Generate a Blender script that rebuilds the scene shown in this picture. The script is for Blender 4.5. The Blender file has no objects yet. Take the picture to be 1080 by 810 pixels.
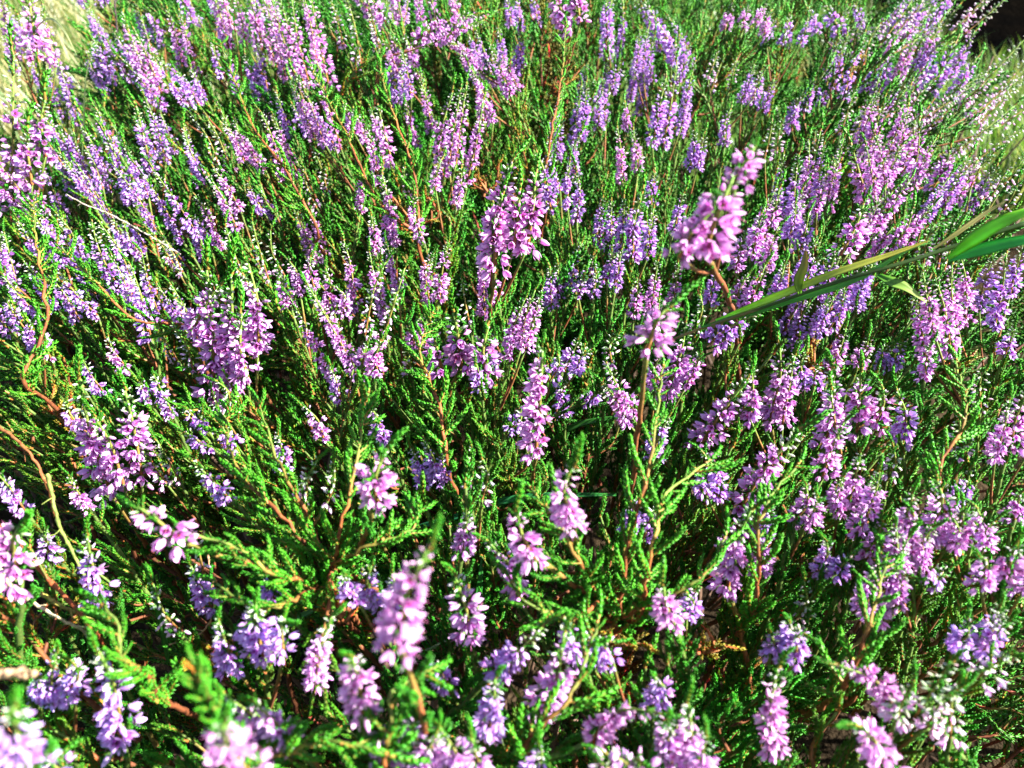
import bpy, math, random
import numpy as np
from mathutils import Vector, Matrix, noise

random.seed(7)
RNG = np.random.default_rng(11)
SC = bpy.context.scene
COL = SC.collection

# ------------------------------------------------------------------ camera frame
CAM = np.array([0.0, 0.0, 0.71])
PITCH = math.radians(40)
FW = np.array([0, math.cos(PITCH), -math.sin(PITCH)])
RT = np.array([1.0, 0, 0])
UP = np.array([0, math.sin(PITCH), math.cos(PITCH)])
FPX = 800.0

def smooth(a, b, x):
    t = min(1, max(0, (x - a) / (b - a)))
    return t * t * (3 - 2 * t)

def canopy_z(x, y):
    """height of the top of the heather bush above the ground"""
    return 0.45 + 0.10 * smooth(0.35, 1.0, y) + 0.012 * math.sin(9 * x + 2) * math.cos(7 * y)

def ray(px, py):
    return FW + RT * (px - 540) / FPX - UP * (py - 405) / FPX

def canopy_depth(px, py):
    d = ray(px, py)
    k = 0.2
    for _ in range(160):
        p = CAM + d * k
        if p[2] <= canopy_z(p[0], p[1]):
            break
        k += 0.006
    return k

def at(px, py, depth):
    return CAM + ray(px, py) * depth

def to_px(p):
    q = np.asarray(p) - CAM
    z = q @ FW
    return 540 + FPX * (q @ RT) / z, 405 - FPX * (q @ UP) / z, z

def nrm(v):
    v = np.asarray(v, float)
    return v / (np.linalg.norm(v) + 1e-12)

# ------------------------------------------------------------------ materials
def nodes(m):
    m.use_nodes = True
    nt = m.node_tree
    nt.nodes.clear()
    return nt, nt.nodes, nt.links

def plant_mat(name, transl, rough, spec, nscale, namp, tint=(1.1, 1.15, 0.9), objvar=0.0):
    m = bpy.data.materials.new(name)
    nt, N, L = nodes(m)
    out = N.new('ShaderNodeOutputMaterial')
    at_ = N.new('ShaderNodeAttribute'); at_.attribute_name = 'col'
    tc = N.new('ShaderNodeTexCoord')
    no = N.new('ShaderNodeTexNoise'); no.inputs['Scale'].default_value = nscale; no.inputs['Detail'].default_value = 3
    L.new(tc.outputs['Object'], no.inputs['Vector'])
    mr = N.new('ShaderNodeMapRange')
    mr.inputs['From Min'].default_value = 0.3; mr.inputs['From Max'].default_value = 0.7
    mr.inputs['To Min'].default_value = 1 - namp; mr.inputs['To Max'].default_value = 1 + namp
    L.new(no.outputs['Fac'], mr.inputs['Value'])
    val = mr.outputs['Result']
    if objvar:
        oi = N.new('ShaderNodeObjectInfo')
        m2 = N.new('ShaderNodeMapRange'); m2.inputs['To Min'].default_value = 1 - objvar; m2.inputs['To Max'].default_value = 1 + objvar
        L.new(oi.outputs['Random'], m2.inputs['Value'])
        mm = N.new('ShaderNodeMath'); mm.operation = 'MULTIPLY'
        L.new(val, mm.inputs[0]); L.new(m2.outputs['Result'], mm.inputs[1])
        val = mm.outputs[0]
    vm = N.new('ShaderNodeVectorMath'); vm.operation = 'SCALE'
    L.new(at_.outputs['Color'], vm.inputs[0]); L.new(val, vm.inputs['Scale'])
    p = N.new('ShaderNodeBsdfPrincipled')
    L.new(vm.outputs[0], p.inputs['Base Color'])
    p.inputs['Roughness'].default_value = rough
    p.inputs['Specular IOR Level'].default_value = spec
    if transl > 0:
        t = N.new('ShaderNodeBsdfTranslucent')
        v2 = N.new('ShaderNodeVectorMath'); v2.operation = 'MULTIPLY'
        L.new(vm.outputs[0], v2.inputs[0]); v2.inputs[1].default_value = tint
        L.new(v2.outputs[0], t.inputs['Color'])
        mx = N.new('ShaderNodeMixShader'); mx.inputs[0].default_value = transl
        L.new(p.outputs[0], mx.inputs[1]); L.new(t.outputs[0], mx.inputs[2])
        L.new(mx.outputs[0], out.inputs['Surface'])
    else:
        L.new(p.outputs[0], out.inputs['Surface'])
    return m

M_PETAL = plant_mat('petal', 0.42, 0.5, 0.3, 900, 0.12, (1.05, 0.85, 1.1), 0.10)
M_LEAF = plant_mat('heather_leaf', 0.25, 0.5, 0.35, 260, 0.25, (1.2, 1.3, 0.6))
M_BARK = plant_mat('heather_bark', 0.0, 0.7, 0.25, 700, 0.4)
M_BLADE = plant_mat('grass_leaf', 0.45, 0.38, 0.5, 120, 0.15, (1.2, 1.2, 0.5))
MATS = [M_PETAL, M_LEAF, M_BARK, M_BLADE]

# ------------------------------------------------------------------ mesh pieces: (verts, tris, colours, material index per tri)
class Piece:
    __slots__ = ('v', 'f', 'c', 'm')
    def __init__(s, v, f, c, m):
        s.v = np.asarray(v, np.float64).reshape(-1, 3); s.f = np.asarray(f, np.int64).reshape(-1, 3)
        s.c = np.asarray(c, np.float64).reshape(-1, 3)
        s.m = np.full(len(s.f), m) if np.isscalar(m) else np.asarray(m)

def join(ps):
    ps = [p for p in ps if len(p.f)]
    off = np.cumsum([0] + [len(p.v) for p in ps[:-1]])
    return Piece(np.concatenate([p.v for p in ps]), np.concatenate([p.f + o for p, o in zip(ps, off)]),
                 np.concatenate([p.c for p in ps]), np.concatenate([p.m for p in ps]))

def scatter(p, mats, locs, tints=None):
    """copies of piece P at rotation-scales MATS [k,3,3] and places LOCS [k,3], joined"""
    mats = np.asarray(mats); locs = np.asarray(locs); k = len(locs)
    if k == 0:
        return Piece(np.zeros((0, 3)), np.zeros((0, 3)), np.zeros((0, 3)), 0)
    v = np.einsum('kij,nj->kni', mats, p.v) + locs[:, None, :]
    n = len(p.v)
    f = p.f[None] + (np.arange(k) * n)[:, None, None]
    c = np.broadcast_to(p.c[None], (k, n, 3))
    if tints is not None:
        c = c * np.asarray(tints)[:, None, :]
    return Piece(v.reshape(-1, 3), f.reshape(-1, 3), c.reshape(-1, 3), np.tile(p.m, k))

def frame(z, spin=0.0):
    """rotation whose third column is Z"""
    z = nrm(z)
    a = np.array([0, 0, 1.0]) if abs(z[2]) < 0.9 else np.array([1.0, 0, 0])
    x = nrm(np.cross(a, z)); y = np.cross(z, x)
    c, s = math.cos(spin), math.sin(spin)
    return np.stack([x * c + y * s, -x * s + y * c, z], 1)

def mesh_of(name, p, smooth_=True):
    me = bpy.data.meshes.new(name)
    nv, nf = len(p.v), len(p.f)
    me.vertices.add(nv); me.vertices.foreach_set('co', p.v.astype(np.float32).ravel())
    me.loops.add(nf * 3); me.loops.foreach_set('vertex_index', p.f.astype(np.int32).ravel())
    me.polygons.add(nf)
    me.polygons.foreach_set('loop_start', (np.arange(nf) * 3).astype(np.int32))
    used = sorted(set(int(i) for i in np.unique(p.m)))
    for i in used:
        me.materials.append(MATS[i])
    remap = np.zeros(len(MATS), np.int32)
    for k, i in enumerate(used):
        remap[i] = k
    me.polygons.foreach_set('material_index', remap[p.m.astype(int)])
    me.polygons.foreach_set('use_smooth', np.full(nf, smooth_))
    me.update(calc_edges=True)
    a = me.attributes.new('col', 'FLOAT_COLOR', 'POINT')
    a.data.foreach_set('color', np.concatenate([np.clip(p.c, 0, 1), np.ones((nv, 1))], 1).astype(np.float32).ravel())
    return me

def link(name, me, parent=None, loc=None):
    o = bpy.data.objects.new(name, me)
    COL.objects.link(o)
    if parent is not None:
        o.parent = parent
    if loc is not None:
        o.location = loc
    return o

def part(name, piece, parent, origin):
    q = Piece(piece.v - np.asarray(origin), piece.f, piece.c, piece.m)
    return link(name, mesh_of(name, q), parent)

def thing(name, label, cat, loc, group=None):
    o = bpy.data.objects.new(name, None); COL.objects.link(o)
    o.location = [float(t) for t in loc]; o.empty_display_size = 0.01
    o['label'] = label; o['category'] = cat
    if group: o['group'] = group
    return o

# ------------------------------------------------------------------ basic shapes
def curve(pts, n):
    """smooth open curve through PTS (Catmull-Rom), n points"""
    P = np.asarray(pts, float)
    if len(P) == 2:
        t = np.linspace(0, 1, n)[:, None]
        return P[0] * (1 - t) + P[1] * t
    Q = np.vstack([2 * P[0] - P[1], P, 2 * P[-1] - P[-2]])
    seg = np.linalg.norm(np.diff(P, axis=0), axis=1); cum = np.concatenate([[0], np.cumsum(seg)])
    out = []
    for s in np.linspace(0, cum[-1], n):
        i = min(len(P) - 2, max(0, int(np.searchsorted(cum, s, 'right') - 1)))
        t = (s - cum[i]) / (seg[i] + 1e-12)
        a, b, c, d = Q[i], Q[i + 1], Q[i + 2], Q[i + 3]
        out.append(0.5 * (2 * b + (c - a) * t + (2 * a - 5 * b + 4 * c - d) * t * t + (3 * b - a - 3 * c + d) * t ** 3))
    return np.array(out)

def tube(path, radii, cols, sides=5, mat=2, knobs=0.0):
    P = np.asarray(path); n = len(P)
    T = np.gradient(P, axis=0)
    R = np.broadcast_to(radii, (n,)).copy()
    if knobs:
        R = R * (1 + knobs * RNG.random(n))
    V = []; C = []
    cols = np.asarray(cols, float)
    if cols.ndim == 1: cols = np.tile(cols, (n, 1))
    x = None
    for i in range(n):
        z = nrm(T[i])
        if x is None:
            x = frame(z)[:, 0]
        x = nrm(x - z * (x @ z)); y = np.cross(z, x)
        for k in range(sides):
            a = 2 * math.pi * k / sides
            V.append(P[i] + R[i] * (x * math.cos(a) + y * math.sin(a))); C.append(cols[i])
    V.append(P[-1]); C.append(cols[-1])
    F = []
    for i in range(n - 1):
        for k in range(sides):
            a, b = i * sides + k, i * sides + (k + 1) % sides
            F += [(a, b, b + sides), (a, b + sides, a + sides)]
    for k in range(sides):
        F.append(((n - 1) * sides + k, (n - 1) * sides + (k + 1) % sides, n * sides))
    return Piece(V, F, C, mat)

def petal(rz, length, width, base_r, flare, cup, c0, c1, rows=4):
    """one petal growing along +Z from the flower base, at azimuth RZ; FLARE bends its tip outwards"""
    V = []; C = []; F = []
    for i in range(rows):
        t = i / (rows - 1)
        r = base_r * (1 - t) * 0.6 + base_r * math.sin(math.pi * min(1, t * 0.8 + 0.1)) + flare * t * t
        z = length * (t - 0.12 * t * t * (flare / 0.3 if flare > 0 else 0))
        w = width * (math.sin(math.pi * (0.16 + 0.78 * t)) ** 0.8) * (0.75 if i == 0 else 1)
        for j in (-1, 0, 1):
            rr = r - (cup * w if j else 0)
            V.append((rr, j * w, z - (0.03 if j == 0 and i == rows - 1 else 0) * -1))
            col = np.array(c0) * (1 - t) + np.array(c1) * t
            if j == 0: col = col * 0.9
            C.append(col)
    for i in range(rows - 1):
        for j in range(2):
            a = i * 3 + j
            F += [(a, a + 1, a + 4), (a, a + 4, a + 3)]
    c, s = math.cos(rz), math.sin(rz)
    V = np.array(V); V = np.stack([V[:, 0] * c - V[:, 1] * s, V[:, 0] * s + V[:, 1] * c, V[:, 2]], 1)
    return Piece(V, F, C, 0)

LILAC0 = (0.72, 0.32, 0.70); LILAC1 = (0.92, 0.66, 0.93)
COR0 = (0.45, 0.06, 0.36); COR1 = (0.66, 0.20, 0.58)
G_LEAF = np.array([0.019, 0.155, 0.006])
BARK0 = (0.12, 0.040, 0.016); BARK1 = (0.22, 0.070, 0.022)

def flower_piece(openness, seed, rows=4):
    """a bell with four lilac sepals, four smaller pink lobes inside, green bracts and a style, 1 unit long, mouth towards +Z"""
    r = random.Random(seed)
    ps = []
    for k in range(4):
        ps.append(petal(k * math.pi / 2 + r.uniform(-.12, .12), 0.88 + r.uniform(-.08, .08), 0.225, 0.20,
                        0.46 * openness + r.uniform(-.06, .10), 0.2, LILAC0, LILAC1, rows))
    for k in range(4):
        ps.append(petal(k * math.pi / 2 + math.pi / 4, 0.62, 0.18, 0.15, 0.20 * openness + 0.02, 0.3, COR0, COR1, max(3, rows - 1)))
    for k in range(4):
        ps.append(petal(k * math.pi / 2 + math.pi / 4, 0.26, 0.10, 0.19, 0.06, 0.2, (0.09, 0.24, 0.04), (0.16, 0.30, 0.07), 3))
    p = join(ps)
    p.m[len(ps[0].f) * 4 + len(ps[4].f) * 4:] = 1
    st = tube([(0, 0, 0.1), (0.02, 0, 0.65), (0.0, 0.03, 1.02)], [0.02, 0.016, 0.03], [(0.7, 0.3, 0.5), (0.7, .3, .5), (0.45, .10, .25)], 3, 0)
    an = tube([(0, 0, 0.2), (0, 0, 0.42), (0, 0, .5)], [0.05, 0.09, 0.05], (0.22, 0.05, 0.06), 4, 0)
    return join([p, st, an])

def bud_piece(seed, c0, c1, plump=0.21):
    """a closed bud: four overlapping sepals twisted to a blunt point"""
    V = []; C = []; F = []
    R = [0.09, plump * .92, plump * 1.02, plump * .66, 0.03]; Z = [0, 0.22, 0.55, 0.85, 1.0]
    S = 8
    for i, (r, z) in enumerate(zip(R, Z)):
        for k in range(S):
            a = 2 * math.pi * k / S + 0.25 * i
            rr = r * (1.0 if k % 2 else 0.86)
            V.append((rr * math.cos(a), rr * math.sin(a), z)); t = i / 4
            C.append(np.array(c0) * (1 - t) + np.array(c1) * t)
    for i in range(4):
        for k in range(S):
            a, b = i * S + k, i * S + (k + 1) % S
            F += [(a, b, b + S), (a, b + S, a + S)]
    b = Piece(V, F, C, 0)
    br = join([petal(k * math.pi / 2, 0.34, 0.12, 0.19, 0.05, 0.2, (0.09, 0.24, 0.04), (0.2, 0.32, 0.08), 3) for k in range(4)])
    br.m[:] = 1
    return join([b, br])

OPEN = [flower_piece(o, i) for i, o in enumerate((1.0, 0.75, 1.25, 0.5, 0.9))]
OPEN_LO = [flower_piece(o, i, 3) for i, o in enumerate((1.0, 0.7, 1.2, 0.5))]
BUD = [bud_piece(0, (0.62, 0.30, 0.55), (0.82, 0.56, 0.80)), bud_piece(1, (0.72, 0.50, 0.62), (0.86, 0.66, 0.84), 0.19)]
BUD_PALE = [bud_piece(2, (0.45, 0.55, 0.33), (0.86, 0.80, 0.84), 0.20), bud_piece(3, (0.30, 0.48, 0.18), (0.75, 0.80, 0.66), 0.17)]

def leaf_tri(length, width, c0, c1):
    """a small keeled heather leaf along +X,+Z"""
    V = [(0, 0, 0), (length * .34, -width / 2, length * .36), (length * .34, width / 2, length * .36),
         (length * .16, 0, length * .55), (length * .58, 0, length * 1.0)]
    F = [(0, 1, 4), (0, 4, 2), (0, 3, 1), (0, 2, 3), (1, 3, 4), (3, 2, 4)]
    return Piece(V, F, [c0, c1, c1, c1, np.array(c1) * 1.15], 1)

def shoot_piece(L, step, leafL, seed, bend=0.2, core=True):
    """a leafy side shoot L metres long along +Z: a thin stem set with four ranks of tiny leaves"""
    r = np.random.default_rng(seed)
    n = max(3, int(L / step))
    lf = leaf_tri(leafL, leafL * 0.5, G_LEAF * 0.9, G_LEAF * 1.15)
    Ms = []; Ls = []; Ts = []
    path = lambda t: np.array([bend * L * t * t, 0.06 * L * math.sin(3 * t + seed), L * t])
    for i in range(n):
        t = (i + 0.5) / n
        p = path(t); d = nrm(path(min(1, t + .05)) - path(t - .05))
        s = (0.75 + 0.35 * math.sin(math.pi * (0.15 + 0.8 * t)))
        for q in range(2):
            R = frame(d, math.pi * q + (math.pi / 2) * (i % 2) + r.normal() * .2)
            op = r.uniform(0.75, 1.2) * (1 - 0.35 * t)
            Ms.append(R @ np.diag([op, 1, 1]) * s * r.uniform(.85, 1.15)); Ls.append(p)
            g = r.uniform(0.75, 1.3)
            Ts.append((g * r.uniform(.8, 1.35) * (1 + .5 * t), g * (1 + .25 * t), g))
    ps = [scatter(lf, Ms, Ls, Ts)]
    if core:
        pts = [path(t) for t in np.linspace(0, 1, 5)]
        c = np.array([np.array((0.20, 0.13, 0.03)) * (1 - t) + G_LEAF * t for t in np.linspace(0, 1, 5)])
        ps.append(tube(pts, [leafL * .26, leafL * .24, leafL * .22, leafL * .2, leafL * .12], c, 3, 1))
    return join(ps)

SHOOT = [shoot_piece(L, 0.0010, 0.0026, 20 + i, b) for i, (L, b) in enumerate([(0.008, .15), (0.011, .2), (0.014, .3), (0.017, .2), (0.020, .25)])]
SHOOT_LO = [shoot_piece(L, 0.0019, 0.0034, 40 + i, b) for i, (L, b) in enumerate([(0.010, .15), (0.014, .25), (0.018, .2), (0.023, .25)])]
SHOOT_FAR = [shoot_piece(L, 0.0032, 0.0052, 60 + i, b, False) for i, (L, b) in enumerate([(0.018, .2), (0.026, .2), (0.034, .25)])]
SH_LEN = [0.009, 0.014, 0.018, 0.022, 0.026]
ME_SHOOT = [mesh_of('leafy_shoot', s) for s in SHOOT]

def flower_meshes(tint):
    out = {}
    for key, lst in (('open', OPEN), ('bud', BUD), ('pale', BUD_PALE)):
        out[key] = []
        for p in lst:
            c = p.c.copy()
            if key != 'pale':
                pet = np.zeros(len(p.v), bool); pet[np.unique(p.f[p.m == 0])] = True
                c[pet] *= tint
            out[key].append(mesh_of('flower' if key == 'open' else 'flower_bud', Piece(p.v, p.f, c, p.m)))
    return out
TONES = {'p': np.array([0.98, 0.91, 1.02]), 'b': np.array([1.03, 0.92, 1.0]), 'v': np.array([0.80, 0.82, 1.07]), 'w': np.array([1.08, 1.3, 1.08])}  # 'v' tints petals with the blue-violet of sky-lit shade
ME_FLOWER = {k: flower_meshes(t) for k, t in TONES.items()}

# ------------------------------------------------------------------ sprigs
def spike_flowers(axis_pts, fs, rng, tone, side, density):
    """places for the flowers of one spike: list of (kind, template index, rotation-scale, place)"""
    P = np.asarray(axis_pts)
    seg = np.linalg.norm(np.diff(P, axis=0), axis=1); cum = np.concatenate([[0], np.cumsum(seg)]); L = cum[-1]
    n = int(min(70, max(9, L / (0.0046 * fs) * 6.2 * density)))
    out = []
    side = nrm(side)
    ph = rng.random() * 6
    budcut = {'w': 0.12, 'v': 0.60, 'p': 0.62, 'b': 0.76}[tone]
    thin = rng.uniform(.15, .95)
    for i in range(n):
        t = (i + rng.random()) / n
        if abs(t - thin) < .06 and rng.random() < .6: continue
        s = t * L
        p = np.array([np.interp(s, cum, P[:, k]) for k in range(3)])
        j = min(len(P) - 2, int(np.searchsorted(cum, s, 'right') - 1)); d = nrm(P[j + 1] - P[j])
        ph += 2.399
        R = frame(d, ph); o = R[:, 0]
        if o @ side < -0.1 and rng.random() < 0.72:
            o = nrm(o - 1.6 * side * (o @ side))
        o = nrm(o - d * (o @ d))
        taper = (0.55 + 0.45 * math.sin(math.pi * min(1, max(0, 0.18 + 0.62 * (1 - t))))) if t > 0.5 else 1.0
        arm = (0.0016 + 0.0036 * rng.random()) * fs * (1.1 - 0.75 * t)
        droop = (0.55 - 0.40 * t) + rng.normal() * 0.15
        ax = nrm(o * 0.95 + d * (0.05 + 0.55 * t) + np.array([0, 0, -1.0]) * droop + rng.normal(size=3) * 0.18)
        base = p + o * arm
        k = rng.random()
        if t > budcut + (k - .5) * .2:
            kind = 'pale' if t > (budcut + .16 if tone != 'w' else 0.45) + (k - .5) * .2 else 'bud'
            sz = 0.0043 * (1.0 - 0.45 * max(0, (t - .55) / .45))
        else:
            kind = 'open'; sz = 0.0050
            if rng.random() < 0.10: kind = 'bud'
        sz *= fs * taper * rng.uniform(.78, 1.1) * 0.95
        if kind == 'open': sz *= 1.0
        m = frame(ax, rng.random() * 6.28) * sz
        out.append((kind, int(rng.integers(0, 60)), m, base))
    return out

def flowers_joined(fl, tone, rng, lo):
    groups = {}
    for kind, idx, m, b in fl:
        lst = {'open': OPEN_LO if lo else OPEN, 'bud': BUD, 'pale': BUD_PALE}[kind]
        groups.setdefault((kind, idx % len(lst)), []).append((m, b))
    ps = []
    for (kind, i), l in groups.items():
        lst = {'open': OPEN_LO if lo else OPEN, 'bud': BUD, 'pale': BUD_PALE}[kind]
        g = rng.uniform(.85, 1.15, size=(len(l), 1)) * (1 + rng.normal(size=(len(l), 3)) * .05)
        if kind != 'pale': g = g * TONES[tone]
        ps.append(scatter(lst[i], [a for a, b in l], [b for a, b in l], g))
    return join(ps)

def shoots_along(path, rng, spacing, scale=1.0, t0=0.0, t1=1.0, dead=0.0, long_=1.0):
    """rotation-scales, places and sizes of leafy side shoots on a stem (path runs from root to top)"""
    P = np.asarray(path)
    seg = np.linalg.norm(np.diff(P, axis=0), axis=1); cum = np.concatenate([[0], np.cumsum(seg)]); L = cum[-1]
    out = []
    s = t0 * L; ph = rng.random() * 6
    while s < t1 * L:
        p = np.array([np.interp(s, cum, P[:, k]) for k in range(3)])
        j = min(len(P) - 2, int(np.searchsorted(cum, s, 'right') - 1)); d = nrm(P[j + 1] - P[j])
        ph += 1.9 + rng.normal() * .4
        o = frame(d, ph)[:, 0]
        ax = nrm(o * rng.uniform(.5, .95) + d * 0.85 + np.array([0, 0, .22]))
        R = frame(ax, 0)
        # bend of the shoot (local +x) towards the stem direction
        x = nrm(d - ax * (d @ ax)); y = np.cross(ax, x); R = np.stack([x, y, ax], 1)
        out.append((R, p, rng.random(), (s / L)))
        s += spacing * rng.uniform(.6, 1.4)
    return out

def stem_cols(n, r, greentop=.6):
    t = np.linspace(0, 1, n)[:, None]
    c = np.array(BARK0) * (1 - t) + np.array(BARK1) * t
    if greentop:
        g = np.clip((t - greentop) / .25, 0, 1)
        c = c * (1 - g) + np.array((0.09, 0.15, 0.025)) * g
    return c * r.uniform(.85, 1.2)

def build_sprig(e, idx):
    """e: tip px, base px of the spike, width px, tone, depth factor, options"""
    x1, y1, x2, y2, w, tone, fac = e[:7]; o = e[7] if len(e) > 7 else {}
    rng = np.random.default_rng(1000 + idx)
    D1 = canopy_depth(x1, y1) * fac
    def tip_base(x1, y1, x2, y2, D1):
        P1 = at(x1, y1, D1)
        ang = math.atan2(-ray(x1, y1)[2], ray(x1, y1)[1])
        ln = (y2 - y1) / FPX * D1
        D2 = D1 + np.clip(ln * math.tan(min(1.0, ang)) * 0.75, -0.015, 0.035) * o.get('lean', 1) + rng.normal() * .002
        return P1, at(x2, y2, D2), D2
    P1, P2, D2 = tip_base(x1, y1, x2, y2, D1)
    fs = float(np.clip(w * D1 / FPX / 0.0128, 0.72, 1.45))
    spikes = [(P1, P2, fs)]
    for s in o.get('sub', []):
        a, b, d = tip_base(s[0], s[1], s[2], s[3], D1 * (s[5] if len(s) > 5 else 1.0))
        spikes.append((a, b, float(np.clip(s[4] * D1 / FPX / 0.0128, 0.7, 1.45))))
    # stem
    dirn = nrm(P2 - P1)
    if dirn[2] > -0.15: dirn = nrm(dirn * np.array([1, 1, 0]) + np.array([0, 0, -0.5]))
    if 'root' in o:
        rx, ry, rd = o['root']; E = at(rx, ry, D2 * rd)
        mid = [P2 * .5 + E * .5 + rng.normal(size=3) * .003]
        pts = [E] + ([E + np.array([0, 0.01, -0.04])] if 0 else []) + mid + [P2]
        root = nrm(np.array([rng.normal() * .2, rng.normal() * .2 + .2, -1]))
        pts = [E + root * 0.10, E + root * .04] + pts
    else:
        Ls = 0.10 + rng.random() * .05
        down = np.array([0, 0.12, -1.0])
        A = P2 + dirn * Ls * .4; B = A + nrm(dirn * .55 + down * .5) * Ls * .5; Cc = B + nrm(dirn * .3 + down) * Ls * .6
        pts = [Cc, B, A, P2]
    NP = 26
    path = curve(pts, NP)
    path[1:-1] += rng.normal(size=(NP - 2, 3)) * .0004
    near = 0.45 * FPX / (D1 * FPX)   # larger when close
    hero = bool(o.get('h'))
    lo = D1 > 0.48
    th = thing('heather_sprig', '', 'heather sprig', path[0], None)
    org = path[0]
    rad = np.linspace(0.0013, 0.0007, NP) * (0.85 + .35 * fs)
    ps = [tube(path, rad, stem_cols(NP, rng, .8) if 'root' in o else stem_cols(NP, rng, .35) * .8, 6 if not lo else 4, 2, 0.25)]
    stem_dir_top = nrm(path[-1] - path[-3])
    rach = []
    for k, (a, b, f) in enumerate(spikes):
        mid = (a + b) / 2 + rng.normal(size=3) * .0015 + np.array([0, 0, .002])
        ax = curve([b, mid, a], 9)
        if k > 0:
            # branch joining this spike to the main stem
            tgt = path[int(NP * 0.80)] if np.linalg.norm(path[int(NP * .80)] - b) > .004 else path[int(NP * .6)]
            br = curve([tgt, (tgt + b) / 2 + np.array([0, 0, -.002]), b], 7)
            ps.append(tube(br, np.linspace(.0008, .0006, 7) * (.8 + .3 * f), stem_cols(7, rng), 4, 2))
        rach.append((ax, f))
    part('stem', join(ps), th, org)
    # leafy side shoots on the stem
    sp = o.get('sp', 0.0042 if 'root' in o else 0.0030)
    sh = shoots_along(path, rng, sp * (1.25 if lo else 1), t0=0.25, t1=0.985)
    foliage = []
    for R, p, r, t in sh:
        size = (0.75 + .45 * r) * (1.15 - .45 * t) * (o.get('shs', 1.0))
        if hero and t > .35:
            k = min(4, int(r * 3.2 + (1 - t) * 2.2))
            c = link('leafy_shoot', ME_SHOOT[k], th)
            c.matrix_local = Matrix.Translation(Vector(p - org)) @ Matrix((R * size * o.get('leaf', 1.15)).tolist()).to_4x4()
        else:
            foliage.append((R * size, p, r))
    lib = SHOOT_LO if lo else SHOOT
    ftint = np.array([[rng.choice([0.9, 1.2, 1.7, 2.4]), rng.uniform(.8, 1.25), rng.uniform(.7, 1.6)]])
    if foliage:
        g = []
        for i in range(len(lib)):
            sel = [q for q in foliage if int(q[2] * len(lib)) == i]
            if sel:
                tn = rng.uniform(.75, 1.3, size=(len(sel), 1)) * ftint
                g.append(scatter(lib[i], [q[0] for q in sel], [q[1] for q in sel], tn))
        part('foliage', join(g), th, org)
    # spikes
    for k, (ax, f) in enumerate(rach):
        side = o.get('side', (-0.55, -0.6, -0.25))
        side = np.array(side) + rng.normal(size=3) * .25
        dens = o.get('dens', 1.0) * (1.0 if tone != 'w' else .55)
        fl = spike_flowers(ax, f, rng, tone, side, dens)
        tipd = nrm(ax[-1] - ax[-2])
        rp = [tube(ax, np.linspace(.0008, .0005, len(ax)) * f, np.linspace(0, 1, len(ax))[:, None] * (np.array((.12, .26, .04)) - np.array(BARK1)) + np.array(BARK1), 4, 2)]
        # short leafy bits between the flowers
        Ms = []; Ls = []
        for q in range(int(9 * f)):
            t = rng.random(); i = min(7, int(t * 8)); d = nrm(ax[i + 1] - ax[i])
            oo = frame(d, rng.random() * 6.28)[:, 0]
            Ms.append(frame(nrm(oo + d * .9), rng.random() * 6) * f * rng.uniform(.35, .6)); Ls.append(ax[i] * (1 - t * 8 + i) + ax[i + 1] * (t * 8 - i))
        rp.append(scatter(SHOOT_LO[0] if lo else SHOOT[0], Ms, Ls))
        tipc = []
        tl = o.get('tip', 1.0)
        for q in range(1 if tl < .5 else 3):
            dd = nrm(tipd + rng.normal(size=3) * (.12 if q == 0 else .45))
            m = frame(dd, rng.random() * 6) * f * tl * rng.uniform(.85, 1.15) * (1 if q == 0 else .55)
            tipc.append(scatter((SHOOT_LO if lo else SHOOT)[0 if q else 1], [m], [ax[-1] if q == 0 else ax[-2]], [(1.4, 1.25, 1.0)]))
        spo = part('flower_spike', join(rp) if hero else join(rp + [flowers_joined(fl, tone, rng, lo)]), th, org)
        tp = part('leafy_tip', join(tipc), spo, org)
        if hero:
            for kind, i, m, b in fl:
                lst = ME_FLOWER[tone][kind]
                c = link('flower' if kind == 'open' else 'flower_bud', lst[i % len(lst)], spo)
                c.matrix_local = Matrix.Translation(Vector(b - org)) @ Matrix(m.tolist()).to_4x4()
    return th, (x1 + x2) / 2, (y1 + y2) / 2, w, tone, abs(y2 - y1) + abs(x2 - x1), (x1 - x2, y2 - y1)

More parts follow.
